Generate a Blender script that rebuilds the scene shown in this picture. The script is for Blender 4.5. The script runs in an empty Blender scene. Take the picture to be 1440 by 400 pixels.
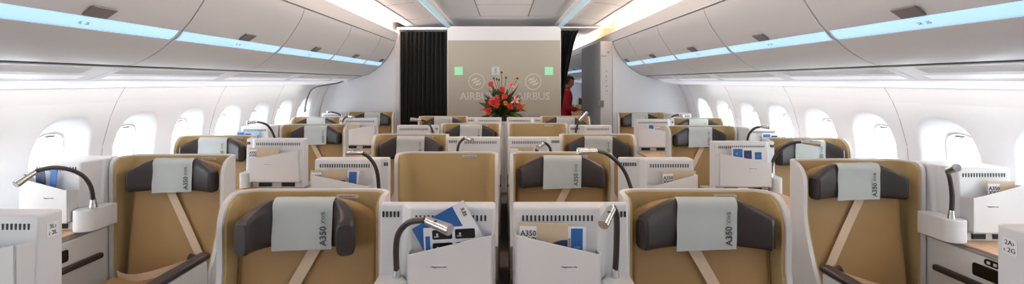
import bpy, bmesh, math, random
from mathutils import Vector, Matrix, noise
PI = math.pi
random.seed(7)
SC = bpy.context.scene
COL = SC.collection

# ------------------------------------------------------------------ camera, world, light, exposure
EYE = 1.55            # eye height; the lens looks straight down the cabin (+Y)
CAMX = 0.0
F = 700.0             # focal length in pixels of the 1440 px wide frame
cam = bpy.data.cameras.new('camera'); camo = bpy.data.objects.new('camera', cam); COL.objects.link(camo)
camo.location = (CAMX, 0, EYE); camo.rotation_euler = (PI/2, 0, 0)
cam.sensor_width = 36; cam.sensor_fit = 'HORIZONTAL'; cam.lens = F/1440*36
VPX = 709
cam.shift_x = (720-VPX)/1440; cam.shift_y = -(200-115)/1440
cam.clip_start = 0.02
SC.camera = camo
SC.view_settings.view_transform = 'Standard'
try: SC.view_settings.look = 'None'
except Exception: pass
SC.view_settings.gamma = 1; SC.view_settings.use_curve_mapping = False
SC.view_settings.exposure = 0.02

WORLD = 15.0           # overcast daylight outside the windows 
w = bpy.data.worlds.new('daylight'); SC.world = w; w.use_nodes = True
w.node_tree.nodes['Background'].inputs[0].default_value = (0.88, 0.95, 1.0, 1)
w.node_tree.nodes['Background'].inputs[1].default_value = WORLD

def area(name, loc, rot, sx, sy, power, col=(1,1,1), portal=False, spread=PI):
    l = bpy.data.lights.new(name, 'AREA'); l.shape = 'RECTANGLE'; l.size = sx; l.size_y = sy
    l.energy = power; l.color = col; l.spread = spread
    if portal: l.cycles.is_portal = True
    o = bpy.data.objects.new(name, l); COL.objects.link(o); o.location = loc; o.rotation_euler = rot
    return o
COVE_W = 64; WARM_W = 17; CORNICE_W = 12
# lamps in the coves over the bins (a white and a warm row) and white cornice lamps under the bins
for sg, colr in ((-1, (1.0, .62, .44)), (1, (1.0, .66, .34))):
    area('cove_lamp', (sg*1.650, 3.6, 2.338), (0, PI - sg*1.0, 0), .03, 7.8, COVE_W, (1.0, .93, .88))
    area('warm_cove_lamp', (sg*1.600, 3.6, 2.345), (0, PI - sg*1.25, 0), .02, 7.8, WARM_W, colr, spread=1.3)
    area('cornice_lamp', (sg*2.50, 2.6, 1.515), (0, -sg*.35, 0), .05, 7.8, CORNICE_W, (1.0, .97, .95))

area('next_cabin_cove_lamp', (1.650, 12.5, 2.338), (0, PI - 1.0, 0), .03, 7.0, 70, (1.0, .92, .84))

# ------------------------------------------------------------------ materials
def lin(c): return tuple(((v/255)/12.92 if v/255 <= .04045 else ((v/255+.055)/1.055)**2.4) for v in c)
def mat(name, rgb, rough=.5, metal=0, var=.04, scale=30, bump=0, bscale=400, emit=None, estr=0, spec=.5, sheen=0):
    m = bpy.data.materials.new(name); m.use_nodes = True
    nt = m.node_tree; b = nt.nodes['Principled BSDF']; c = lin(rgb)
    tc = nt.nodes.new('ShaderNodeTexCoord')
    n = nt.nodes.new('ShaderNodeTexNoise'); n.inputs['Scale'].default_value = scale; n.inputs['Detail'].default_value = 3
    nt.links.new(tc.outputs['Object'], n.inputs['Vector'])
    mx = nt.nodes.new('ShaderNodeMix'); mx.data_type = 'RGBA'
    mx.inputs[6].default_value = tuple(v*(1-var) for v in c)+(1,); mx.inputs[7].default_value = tuple(min(1, v*(1+var)) for v in c)+(1,)
    nt.links.new(n.outputs['Fac'], mx.inputs[0]); nt.links.new(mx.outputs[2], b.inputs['Base Color'])
    b.inputs['Roughness'].default_value = rough; b.inputs['Metallic'].default_value = metal
    b.inputs['Specular IOR Level'].default_value = spec
    if sheen: b.inputs['Sheen Weight'].default_value = sheen
    if bump:
        n2 = nt.nodes.new('ShaderNodeTexNoise'); n2.inputs['Scale'].default_value = bscale
        nt.links.new(tc.outputs['Object'], n2.inputs['Vector'])
        bp = nt.nodes.new('ShaderNodeBump'); bp.inputs['Strength'].default_value = bump; bp.inputs['Distance'].default_value = .002
        nt.links.new(n2.outputs['Fac'], bp.inputs['Height']); nt.links.new(bp.outputs['Normal'], b.inputs['Normal'])
    if emit:
        b.inputs['Emission Color'].default_value = lin(emit)+(1,); b.inputs['Emission Strength'].default_value = estr
    return m
M = {}
M['wall'] = mat('cabin_wall_panel', (226,227,230), .45, var=.01)
M['ceil'] = mat('ceiling_panel', (232,233,236), .5, var=.01)
M['bin'] = mat('bin_shell', (207,208,210), .4, var=.01)
M['white'] = mat('white_console_plastic', (221,221,221), .38, var=.012)
M['cream'] = mat('shell_outer_plastic', (214,212,209), .4, var=.012)
M['tan'] = mat('tan_shell_fabric', (184,160,112), .75, var=.04, scale=60, bump=.15, bscale=700)
M['seat'] = mat('ochre_seat_leather', (170,136,88), .55, var=.04, scale=12, bump=.12, bscale=500)
M['pillow'] = mat('brown_headrest_leather', (50,44,43), .42, var=.06, scale=20, bump=.15, bscale=350)
M['cloth'] = mat('headrest_cloth', (196,202,200), .9, var=.02, scale=25, bump=.25, bscale=900)
M['belt'] = mat('beige_belt_webbing', (222,196,168), .8, var=.05, scale=120, bump=.3, bscale=900)
M['dark'] = mat('dark_brown_plastic', (56,48,46), .4, var=.05)
M['black'] = mat('black_plastic', (14,14,16), .25, var=.05)
M['slot'] = mat('dark_slot', (34,32,34), .6, var=.05)
M['metal'] = mat('brushed_lamp_metal', (200,198,196), .22, metal=.9, var=.03)
M['grey'] = mat('grey_trim', (158,156,156), .45, var=.02)
M['groove'] = mat('panel_groove', (92,92,96), .7, var=.02)
M['latch'] = mat('latch_grey', (124,116,116), .45, var=.03)
M['strip'] = mat('blue_handle_light', (170,215,250), .3, var=.01, emit=(176,216,255), estr=.80)
M['cove_l'] = mat('cove_glow_rose', (255,225,205), .5, var=.01, emit=(255,196,160), estr=3.0)
M['cove_r'] = mat('cove_glow_amber', (255,225,190), .5, var=.01, emit=(255,200,130), estr=3.0)
M['rail'] = mat('rail_led', (190,220,232), .4, var=.01, emit=(176,218,232), estr=.55)
M['corn'] = mat('cornice_diffuser', (236,236,242), .4, var=.01, emit=(236,236,255), estr=.25)
M['taupe'] = mat('taupe_bulkhead', (178,172,158), .6, var=.015, scale=80)
M['curtain'] = mat('black_curtain', (15,13,14), .9, var=.12, scale=14, bump=.2, bscale=300)
M['carpet'] = mat('cabin_carpet', (116,106,98), .95, var=.15, scale=120, bump=.4, bscale=500)
M['silver'] = mat('silver_lettering', (214,210,206), .35, metal=.2, var=.02)
M['lav'] = mat('grey_lavatory_wall', (158,158,161), .5, var=.02)
M['green'] = mat('green_sign_face', (150,226,178), .5, var=.02, emit=(120,225,160), estr=.35)
M['paleg'] = mat('grey_sign_face', (206,208,208), .5, var=.02)
M['greeni'] = mat('sign_symbol', (220,248,228), .5, var=.02)
M['greyi'] = mat('grey_sign_symbol', (170,174,178), .5, var=.02)
M['paper'] = mat('white_paper', (232,232,234), .6, var=.01)
M['beigep'] = mat('beige_cover', (204,184,154), .5, var=.02)
M['blue'] = mat('blue_print', (38,98,168), .45, var=.08, scale=40)
M['navy'] = mat('navy_print', (34,48,86), .45, var=.08, scale=40)
M['sky'] = mat('pale_print', (150,190,220), .45, var=.1, scale=20)
M['ink'] = mat('dark_ink', (52,48,48), .6, var=.02)
M['inkg'] = mat('grey_ink', (134,136,138), .6, var=.02)
M['inkc'] = mat('charcoal_print', (88,90,92), .7, var=.02)
M['inkl'] = mat('pale_grey_print', (168,174,174), .7, var=.02)
M['leaf'] = mat('leaf_green', (58,84,40), .55, var=.35, scale=30)
M['leaf2'] = mat('leaf_yellow_green', (128,140,52), .55, var=.25, scale=30)
M['coral'] = mat('coral_petal', (232,76,66), .6, var=.12, scale=60)
M['pink'] = mat('pink_petal', (238,170,170), .55, var=.12, scale=40)
M['yellow'] = mat('yellow_petal', (232,186,40), .55, var=.12, scale=40)
M['stem'] = mat('dark_stem', (56,58,44), .7, var=.2)
M['skin'] = mat('skin', (196,146,118), .5, var=.05)
M['hair'] = mat('black_hair', (20,18,18), .45, var=.2)
M['red'] = mat('red_vest', (206,44,56), .8, var=.06, scale=40)
M['shirt'] = mat('white_shirt', (226,226,230), .8, var=.03)
M['trouser'] = mat('black_trousers', (24,24,30), .8, var=.1)
def wood_mat():
    m = mat('pale_wood_veneer', (206,172,140), .4, var=.02)
    nt = m.node_tree; b = nt.nodes['Principled BSDF']
    tc = nt.nodes.new('ShaderNodeTexCoord'); mp = nt.nodes.new('ShaderNodeMapping'); mp.inputs['Scale'].default_value = (60, 4, 20)
    nz = nt.nodes.new('ShaderNodeTexNoise'); nz.inputs['Scale'].default_value = 1.6; nz.inputs['Detail'].default_value = 6
    cr = nt.nodes.new('ShaderNodeValToRGB')
    cr.color_ramp.elements[0].position = .35; cr.color_ramp.elements[0].color = lin((188,150,116))+(1,)
    cr.color_ramp.elements[1].position = .68; cr.color_ramp.elements[1].color = lin((218,186,152))+(1,)
    nt.links.new(tc.outputs['Object'], mp.inputs[0]); nt.links.new(mp.outputs[0], nz.inputs['Vector'])
    nt.links.new(nz.outputs['Fac'], cr.inputs[0]); nt.links.new(cr.outputs[0], b.inputs['Base Color'])
    return m
M['wood'] = wood_mat()
def pane_mat():
    m = bpy.data.materials.new('window_pane'); m.use_nodes = True; nt = m.node_tree
    for n in list(nt.nodes): nt.nodes.remove(n)
    o = nt.nodes.new('ShaderNodeOutputMaterial'); mx = nt.nodes.new('ShaderNodeMixShader'); mx.inputs[0].default_value = .05
    t = nt.nodes.new('ShaderNodeBsdfTransparent'); t.inputs[0].default_value = (.98,.99,1,1)
    g = nt.nodes.new('ShaderNodeBsdfGlossy'); g.inputs['Roughness'].default_value = .05
    nt.links.new(t.outputs[0], mx.inputs[1]); nt.links.new(g.outputs[0], mx.inputs[2]); nt.links.new(mx.outputs[0], o.inputs[0])
    return m
M['pane'] = pane_mat()

# ------------------------------------------------------------------ mesh helpers
def weighted_normals(me, ang):
    # every corner takes the area-weighted normal of the faces around its vertex that bend less than ang from its own face
    ca = math.cos(math.radians(ang)); pol = me.polygons
    fn = [p.normal.copy() for p in pol]; fa = [max(p.area, 1e-10) for p in pol]
    vf = [[] for _ in me.vertices]
    for i, p in enumerate(pol):
        for v in p.vertices: vf[v].append(i)
    out = []
    for i, p in enumerate(pol):
        n0 = fn[i]
        for v in p.vertices:
            a = Vector((0, 0, 0))
            for j in vf[v]:
                if fn[j].dot(n0) >= ca: a += fn[j]*fa[j]
            out.append(a.normalized() if a.length > 1e-12 else n0)
    me.normals_split_custom_set(out)
class MB:
    def __init__(s): s.bm = bmesh.new()
    def merge(s, b, Mx=None):
        if Mx is not None: bmesh.ops.transform(b, matrix=Mx, verts=b.verts)
        me = bpy.data.meshes.new('tmp'); b.to_mesh(me); b.free(); s.bm.from_mesh(me); bpy.data.meshes.remove(me); return s
    def box(s, lo, hi, bev=0, seg=2, Mx=None):
        b = bmesh.new(); bmesh.ops.create_cube(b, size=1)
        for v in b.verts:
            v.co = Vector([(lo[i]+hi[i])/2 + v.co[i]*(hi[i]-lo[i]) for i in range(3)])
        if bev: bmesh.ops.bevel(b, geom=b.edges[:], offset=bev, segments=seg, profile=.5, affect='EDGES')
        return s.merge(b, Mx)
    def prism(s, poly, axis, a, c, bev=0, seg=2, Mx=None):
        # poly: 2D outline in the two axes other than `axis`, in cyclic order (x,y | x,z | y,z)
        b = bmesh.new()
        def P(p, t): return {'z': (p[0], p[1], t), 'y': (p[0], t, p[1]), 'x': (t, p[0], p[1])}[axis]
        va = [b.verts.new(P(p, a)) for p in poly]; vb = [b.verts.new(P(p, c)) for p in poly]
        b.faces.new(va); b.faces.new(list(reversed(vb))); n = len(poly)
        for i in range(n): b.faces.new((va[i], vb[i], vb[(i+1) % n], va[(i+1) % n]))
        bmesh.ops.recalc_face_normals(b, faces=b.faces)
        if bev:
            ed = [e for e in b.edges if len(e.link_faces) == 2 and e.calc_face_angle(0) > .5]
            bmesh.ops.bevel(b, geom=ed, offset=bev, segments=seg, profile=.5, affect='EDGES')
        return s.merge(b, Mx)
    def loft(s, rings, closed=True, caps=True, Mx=None):
        b = bmesh.new(); R = [[b.verts.new(p) for p in r] for r in rings]; n = len(R[0])
        for i in range(len(R)-1):
            for j in range(n if closed else n-1):
                k = (j+1) % n
                b.faces.new((R[i][j], R[i][k], R[i+1][k], R[i+1][j]))
        if caps and closed:
            b.faces.new(R[0]); b.faces.new(list(reversed(R[-1])))
        bmesh.ops.recalc_face_normals(b, faces=b.faces)
        return s.merge(b, Mx)
    def tube(s, pts, r, n=12, caps=True, Mx=None):
        pts = [Vector(p) for p in pts]; N = len(pts)
        rr = r if isinstance(r, (list, tuple)) else [r]*N
        rings = []; up = None
        for i in range(N):
            t = (pts[min(i+1, N-1)]-pts[max(i-1, 0)]).normalized()
            if up is None: up = t.orthogonal().normalized()
            up = (up - t*up.dot(t)).normalized(); sd = t.cross(up)
            rings.append([pts[i]+(up*math.cos(2*PI*k/n)+sd*math.sin(2*PI*k/n))*rr[i] for k in range(n)])
        return s.loft(rings, True, caps, Mx)
    def lathe(s, prof, c=(0,0,0), n=24, Mx=None):
        return s.loft([[(c[0]+r*math.cos(2*PI*k/n), c[1]+r*math.sin(2*PI*k/n), c[2]+z) for k in range(n)] for r, z in prof], True, True, Mx)
    def sphere(s, c, r, sub=2, sc=(1,1,1), Mx=None):
        b = bmesh.new(); bmesh.ops.create_icosphere(b, subdivisions=sub, radius=1)
        for v in b.verts: v.co = Vector((c[0]+v.co.x*r*sc[0], c[1]+v.co.y*r*sc[1], c[2]+v.co.z*r*sc[2]))
        return s.merge(b, Mx)
    def quadgrid(s, rows):
        b = bmesh.new(); R = [[b.verts.new(p) for p in r] for r in rows]
        for i in range(len(R)-1):
            for j in range(len(R[0])-1): b.faces.new((R[i][j], R[i][j+1], R[i+1][j+1], R[i+1][j]))
        return s.merge(b)
    def warp(s, fn):
        for v in s.bm.verts: v.co = Vector(fn(v.co))
        return s
    def mesh(s, name, sx=1, ang=35, weld=False):
        if weld: bmesh.ops.remove_doubles(s.bm, verts=s.bm.verts, dist=1e-5)
        if sx < 0:
            for v in s.bm.verts: v.co.x = -v.co.x
            bmesh.ops.reverse_faces(s.bm, faces=s.bm.faces)
        me = bpy.data.meshes.new(name); s.bm.to_mesh(me); s.bm.free()
        me.polygons.foreach_set('use_smooth', [True]*len(me.polygons))
        me.update(); weighted_normals(me, ang)
        return me

def link(name, me, m, parent=None, loc=(0,0,0), rot=(0,0,0)):
    if m is not None and (len(me.materials) == 0): me.materials.append(m)
    o = bpy.data.objects.new(name, me); COL.objects.link(o)
    o.location = loc; o.rotation_euler = rot
    if parent is not None: o.parent = parent
    return o
def part(name, mb, m, parent=None, **k): return link(name, mb.mesh(name), m, parent, **k)
def tag(o, label, cat, group=None, kind=None):
    o['label'] = label; o['category'] = cat
    if group: o['group'] = group
    if kind: o['kind'] = kind
    return o
def thing(name, label, cat, loc=(0,0,0), rot=(0,0,0), group=None):
    o = bpy.data.objects.new(name, None); COL.objects.link(o); o.location = loc; o.rotation_euler = rot
    o.empty_display_size = .05
    return tag(o, label, cat, group)
def struct(name, mb, m, parent=None):
    o = part(name, mb, m, parent)
    if parent is None: o['kind'] = 'structure'
    return o
_txt = {}
def text_mesh(s, size, extrude=.0006, m='ink', bold=False):
    k = (s, size, extrude, m, bold)
    if k not in _txt:
        c = bpy.data.curves.new('lettering', 'FONT'); c.body = s; c.size = size; c.extrude = extrude; c.resolution_u = 3
        if bold: c.offset = size*.018
        c.align_x = 'CENTER'; c.align_y = 'CENTER'
        t = bpy.data.objects.new('lettering', c); COL.objects.link(t)
        bpy.context.view_layer.update()
        me = bpy.data.meshes.new_from_object(t.evaluated_get(bpy.context.evaluated_depsgraph_get()))
        bpy.data.objects.remove(t); bpy.data.curves.remove(c)
        me.name = 'lettering'; me.materials.clear(); me.materials.append(M[m]); _txt[k] = me
    return _txt[k]
def lettering(s, size, parent, loc, rot=(PI/2,0,0), m='ink', name='lettering', bold=False):
    return link(name, text_mesh(s, size, m=m, bold=bold), None, parent, loc, rot)
_cache = {}
def cached(key, fn, name, sx=1):
    if key not in _cache: _cache[key] = fn().mesh(name, sx)
    return _cache[key]
def at(px, py, Y): return Vector((CAMX+(px-VPX)*Y/F, Y, EYE-(py-115)*Y/F))
def smooth(pts, n=6):
    pts = [Vector(p) for p in pts]; out = []
    for i in range(len(pts)-1):
        p0, p1, p2, p3 = pts[max(i-1,0)], pts[i], pts[i+1], pts[min(i+2, len(pts)-1)]
        for k in range(n):
            t = k/n
            out.append(.5*((2*p1)+(p2-p0)*t+(2*p0-5*p1+4*p2-p3)*t*t+(3*p1-p0-3*p2+p3)*t**3))
    out.append(pts[-1]); return out
def arc_poly(x0, x1, z0, z1, r, n=5, corners='all'):
    out = []
    for cx, cz, a0, k in ((x1-r, z0+r, -90, 'br'), (x1-r, z1-r, 0, 'tr'), (x0+r, z1-r, 90, 'tl'), (x0+r, z0+r, 180, 'bl')):
        for i in range(n+1):
            a = math.radians(a0+90*i/n); out.append((cx+r*math.cos(a), cz+r*math.sin(a)))
    return out

# ------------------------------------------------------------------ the cabin shell
YN, YB, YF = -1.6, 7.55, 17.0     # front end behind the added wall, class divider, far end of the next cabin
WP = [(0.0,2.66),(.35,2.735),(.7,2.80),(.9,2.805),(1.1,2.79),(1.3,2.735),(1.42,2.685),(1.53,2.62)]   # (z, half width) of the side wall
def wx(z):
    for (z0,x0),(z1,x1) in zip(WP, WP[1:]):
        if z <= z1: return x0+(x1-x0)*(z-z0)/(z1-z0)
    return WP[-1][1]
ZL, ZH, ZC = .67, 1.41, 1.03
def side_wall(sg, ranges):
    mb = MB(); b = mb.bm
    def P(y, z, off=0): return b.verts.new((sg*(wx(z)+off), y, z))
    def strip(y0, y1, zs):
        rows = [[P(y0, z), P(y1, z)] for z in zs]
        for r0, r1 in zip(rows, rows[1:]): b.faces.new((r0[0], r0[1], r1[1], r1[0]))
    low = [0,.18,.35,.53,ZL]; high = [ZH,1.47,1.53]; mid = [(ZL+ZH)/2+(ZH-ZL)/2*math.tan(math.radians(-45+5.625*i)) for i in range(17)]
    for y0, y1, wins, pitch in ranges:
        strip(y0, y1, low); strip(y0, y1, high)
        prev = y0
        for c in wins:
            a, e = c-pitch/2, c+pitch/2
            if a-prev > 1e-3: strip(prev, a, mid)
            prev = e
            N = 64; rings = []
            rect = []
            for k in range(N):
                t = 2*PI*k/N; dy, dz = math.cos(t), math.sin(t)
                dz *= (ZH-ZL)/pitch
                q = max(abs(dy)/(pitch/2), abs(dz)/((ZH-ZL)/2))
                rect.append(P(c+dy/q, (ZL+ZH)/2+dz/q))
            rings.append(rect)
            for i in range(9):
                t = i/8; a_ = .222+(.137-.222)*t; b_ = .30+(.2-.30)*t; off = .085*(t*t*(3-2*t)) if t < 1 else .10
                ring = []
                for k in range(N):
                    u = 2*PI*k/N; cu, su = math.cos(u), math.sin(u); e_ = 2/3.0
                    ring.append(P(c+a_*abs(cu)**e_*(1 if cu > 0 else -1), ZC+b_*abs(su)**e_*(1 if su > 0 else -1), off))
                rings.append(ring)
            for r0, r1 in zip(rings, rings[1:]):
                for k in range(N): b.faces.new((r0[k], r0[(k+1) % N], r1[(k+1) % N], r1[k]))
        if y1-prev > 1e-3: strip(prev, y1, mid)
    bmesh.ops.remove_doubles(b, verts=b.verts, dist=1e-4)
    bmesh.ops.recalc_face_normals(b, faces=b.faces)
    return mb
WL = [3.14+.63*k for k in range(-7, 7)]
WR = [3.13+.63*k for k in range(-7, 7)]
WF = [9.9+.64*k for k in range(0, 11)]
struct('wall_left', side_wall(-1, [(YN, YB, WL, .63), (YB, YF, [], .6)]), M['wall'])
struct('wall_right', side_wall(1, [(YN, YB, WR, .63), (YB, YF, WF, .64)]), M['wall'])
nwin = 0
def window(sg, c):
    global nwin; nwin += 1
    o = bpy.data.objects.new('window_%d' % nwin, None); COL.objects.link(o); o['kind'] = 'structure'
    o.location = (sg*(wx(ZC)+.10), c, ZC); o.rotation_euler = (0, 0, 0)
    def se(a, b, k, N=48):
        u = 2*PI*k/N; cu, su = math.cos(u), math.sin(u); e = 2/3
        return a*abs(cu)**e*(1 if cu > 0 else -1), b*abs(su)**e*(1 if su > 0 else -1)
    lean = lambda z: sg*(wx(ZC+z)-wx(ZC))
    def fr():
        rings = []
        for a, b_, d in ((.140,.203,0),(.140,.203,.02),(.122,.184,.02),(.122,.184,.004)):
            ring = []
            for k in range(48):
                y, z = se(a, b_, k); ring.append((sg*d+lean(z), y, z))
            rings.append(ring)
        return MB().loft(rings+[rings[0]], True, False)
    def pn():
        return MB().loft([[(sg*d+lean(se(.128,.19,k)[1]), *se(.128,.19,k)) for k in range(48)] for d in (.010,.013)])
    def sh():
        poly = [(y, z) for y, z in [se(.118,.182,k) for k in range(4, 21)]]
        poly = [(y, max(z, .172)) for y, z in poly]
        return MB().prism(poly, 'x', min(sg*.0, sg*.006)+lean(.17), max(sg*.0, sg*.006)+lean(.17))
    def hd():
        return MB().box((-.006, -.030, .166), (.006, .030, .176), .003, 2, Matrix.Translation((lean(.15)-sg*.004, 0, 0)))
    k = ('win', sg)
    link('window_frame', cached(k+('f',), fr, 'window_frame'), M['wall'], o)
    link('pane', cached(k+('p',), pn, 'pane'), M['pane'], o)
    s = link('window_shade', cached(k+('s',), sh, 'window_shade'), M['grey'], o)
    link('shade_handle', cached(k+('h',), hd, 'shade_handle'), M['grey'], s)
for c in WL: window(-1, c)
for c in WR + WF: window(1, c)
for sg, ws in ((-1, WL), (1, WR+WF)):
    for c in ws:
        area('window_portal', (sg*2.93, c, ZC), (0, sg*PI/2, 0), .42, .30, 1, portal=True)

struct('floor', MB().box((-2.75, YN, -.06), (2.75, YF, 0)), M['carpet'])
ntrim = 0
def trim(mb, m):
    global ntrim; ntrim += 1
    return struct('trim_%d' % ntrim, mb, M[m])
# ceiling: raised centre panel, side panels, recess for the cove lamps
C1, C2, C3 = .83, 1.01, 1.50
mb = MB()
mb.box((-.885, YN, 2.510), (.885, YF, 2.53))
for sg in (-1, 1):
    mb.prism([(sg*C2, 2.455), (sg*C3, 2.395), (sg*C3, 2.42), (sg*C2, 2.48)], 'y', YN, YF)
    mb.prism([(sg*1.485, 2.405), (sg*1.53, 2.50), (sg*1.72, 2.48), (sg*1.72, 2.50), (sg*1.52, 2.53), (sg*1.47, 2.41)], 'y', YN, YF)
struct('ceiling', mb, M['ceil'])
for sg in (-1, 1):
    mb = MB()
    # outer skin over the bins, unseen; added to stop sky light leaking in
    mb.prism([(sg*2.60, 1.60), (sg*2.56, 1.75), (sg*2.30, 2.20), (sg*1.95, 2.48), (sg*1.60, 2.58), (sg*1.60, 2.60), (sg*1.97, 2.51), (sg*2.33, 2.22), (sg*2.62, 1.75), (sg*2.70, 1.52), (sg*2.64, 1.52)], 'y', YN, YF)
    trim(mb, 'ceil')
for sg in (-1, 1):      # bright rails with a cool light line
    mb = MB()
    mb.prism([(sg*.80, 2.452), (sg*.868, 2.452), (sg*.868, 2.515), (sg*.860, 2.515), (sg*.860, 2.460), (sg*.80, 2.458)], 'y', YN, YF)
    mb.prism([(sg*C2, 2.445), (sg*(C2-.055), 2.450), (sg*(C2-.055), 2.480), (sg*C2, 2.480)], 'y', YN, YF)
    trim(mb, 'ceil')
    trim(MB().box((min(sg*.866, sg*(C2-.05)), YN, 2.466), (max(sg*.866, sg*(C2-.05)), YF, 2.472)), 'rail')
# seams in the ceiling panels
mb = MB()
for x in (-.35, .35): mb.box((x-.005, YN, 2.5080), (x+.005, YB-.25, 2.511))
mb.box((-.80, YB-.256, 2.5080), (.80, YB-.25, 2.511))
for y in (2.6, 4.4, 6.2): mb.box((-.345, y, 2.5085), (.345, y+.004, 2.511))
trim(mb, 'groove')
mb = MB()
for sg in (-1, 1):
    for y in (3.1, 4.37, 5.65, 6.95):
        mb.prism([(sg*C2, 2.4535), (sg*(C3-.01), 2.3945), (sg*(C3-.01), 2.398), (sg*C2, 2.457)], 'y', y, y+.004)
    mb.prism([(sg*1.36, 2.4095), (sg*1.365, 2.4090), (sg*1.365, 2.414), (sg*1.36, 2.4145)], 'y', YN, YB)
trim(mb, 'groove')
# fascia between the cove and the bins, and the cornice below them
for sg in (-1, 1):
    fasc = [(1.608,2.285),(1.618,2.255),(1.636,2.160),(1.67,2.160),(1.66,2.25),(1.70,2.33),(1.70,2.50),(1.69,2.50),(1.685,2.33),(1.63,2.29)]
    y1 = YF
    mb = MB(); mb.prism([(sg*x, z) for x, z in fasc], 'y', YN, y1)
    for y in (.45, 1.72, 2.98, 4.25, 5.52, 6.8):
        pass
    trim(mb, 'bin')
    corn = [(2.372,1.552),(2.42,1.543),(2.55,1.518),(2.60,1.510),(2.66,1.520),(2.68,1.56),(2.36,1.60)]
    mb = MB(); mb.prism([(sg*x, z) for x, z in corn], 'y', YN, YF); trim(mb, 'corn')
    # wall panel joints
    mb = MB(); ys = [c+.315 for c in (WL if sg < 0 else WR)[3:14:2]]
    for y in ys:
        zs = [.3,.5,.7,.9,1.1,1.3,1.42,1.515]
        mb.loft([[(sg*(wx(z)-.0015), y-.002, z), (sg*(wx(z)-.0015), y+.002, z), (sg*(wx(z)+.003), y+.003, z), (sg*(wx(z)+.003), y-.003, z)] for z in zs])
    trim(mb, 'grey')

# ------------------------------------------------------------------ overhead bins
FACE = [(1.640,2.150),(1.650,2.115),(1.664,2.078),(1.686,2.034),(1.716,1.985),(1.753,1.928),(1.788,1.878),(1.826,1.836)]
LOW = [(1.880,1.786),(1.93,1.743),(1.985,1.704),(2.05,1.667),(2.10,1.648),(2.125,1.641),(2.137,1.650)]
def off(pts, d):
    out = []
    for i, p in enumerate(pts):
        a = pts[max(i-1,0)]; b_ = pts[min(i+1, len(pts)-1)]; t = Vector((b_[0]-a[0], b_[1]-a[1])).normalized()
        out.append((p[0]-t.y*d, p[1]+t.x*d))
    return out
BIN_Y = [.28, 1.55, 2.82, 4.09, 5.36, 6.63, 7.50]
NTH = ['nearest', 'second', 'third', 'fourth', 'fifth', 'sixth', 'seventh', 'eighth']
def overhead_bin(sg, y0, y1, label, latch_f=.56, group=None):
    L = y1-y0; g = .006
    t = thing('overhead_bin', label, 'luggage bin', (0, y0, 0), group=group)
    mir = lambda pts: [(sg*x, z) for x, z in pts]
    part('bin_door', MB().prism(mir(FACE+off(FACE, .02)[::-1]), 'y', g, L-g), M['bin'], t)
    part('lower_panel', MB().prism(mir(LOW+off(LOW, .02)[::-1]), 'y', g, L-g), M['bin'], t)
    part('back_shell', MB().prism(mir([(1.69,2.12),(1.78,1.96),(1.85,1.868),(1.91,1.81),(2.00,1.74),(2.13,1.69),(2.20,1.73),(2.62,1.78),(2.40,2.10),(2.0,2.30),(1.76,2.30)]), 'y', .0, L), M['slot'], t)  # backing coloured dark so the gaps between bins look shaded
    st = part('handle_light', MB().prism(mir([(1.828,1.838),(1.840,1.8225),(1.862,1.800),(1.879,1.790),(1.895,1.803),(1.842,1.852)]), 'y', g+.016, L-g-.016), M['strip'], t)
    mb = MB()
    for ya, yb in ((g, g+.014), (L-g-.014, L-g)): mb.prism(mir([(1.828,1.838),(1.840,1.8215),(1.862,1.799),(1.879,1.789),(1.895,1.803),(1.842,1.852)]), 'y', ya, yb)
    for ya, yb in ((g, g+.014), (L-g-.014, L-g)):
        part('end_cap', MB().prism(mir([(1.828,1.838),(1.838,1.8205),(1.860,1.797),(1.879,1.787),(1.895,1.803),(1.842,1.852)]), 'y', ya, yb), M['bin'], st)
    mb.bm.free()
    a = math.atan2(1.878-1.836, 1.826-1.788)
    yl = L*latch_f
    Mx = Matrix.Translation((sg*1.808, yl, 1.853)) @ Matrix.Rotation(sg*(a-.25), 4, 'Y')
    la = part('latch', MB().box((-.050 if sg > 0 else -.018, -.066, -.010), (.018 if sg > 0 else .050, .066, .002), .004, 2, Mx), M['latch'], t)
    fx, fz = 1.851, 1.811
    rot = Matrix.Rotation(PI/2 if sg < 0 else -PI/2, 4, 'Z')
    # seat numbers printed on the light strip, read from the aisle
    n = Vector((-sg*.70, 0, -.714)); upv = Vector((-sg*.714, 0, .70)); xd = upv.cross(n)
    R = Matrix((xd, upv, n)).transposed()
    o = lettering('3L   2L' if sg < 0 else '2A   2G', .022, st, Vector((sg*fx, yl-.02, fz)) + n*.004, R.to_euler(), 'inkg', 'seat_number')
    return t
for sg, sd in ((-1, 'left'), (1, 'right')):
    for i in range(len(BIN_Y)-1):
        if i == 0:
            lab = 'long white overhead bin at the %s edge of the photo, with grey latch and blue light' % sd
        overhead_bin(sg, BIN_Y[i], BIN_Y[i+1], 'white overhead bin with blue strip light, %s from the camera on the %s side' % (NTH[i], sd), .52 if i < 5 else .75, 'overhead bins along the %s windows' % sd)
for i in range(4):
    overhead_bin(1, 9.6+1.27*i, 9.6+1.27*(i+1), 'overhead bin of the next cabin, %s beyond the grey closet wall' % NTH[i], .5, 'overhead bins of the next cabin')
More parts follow.
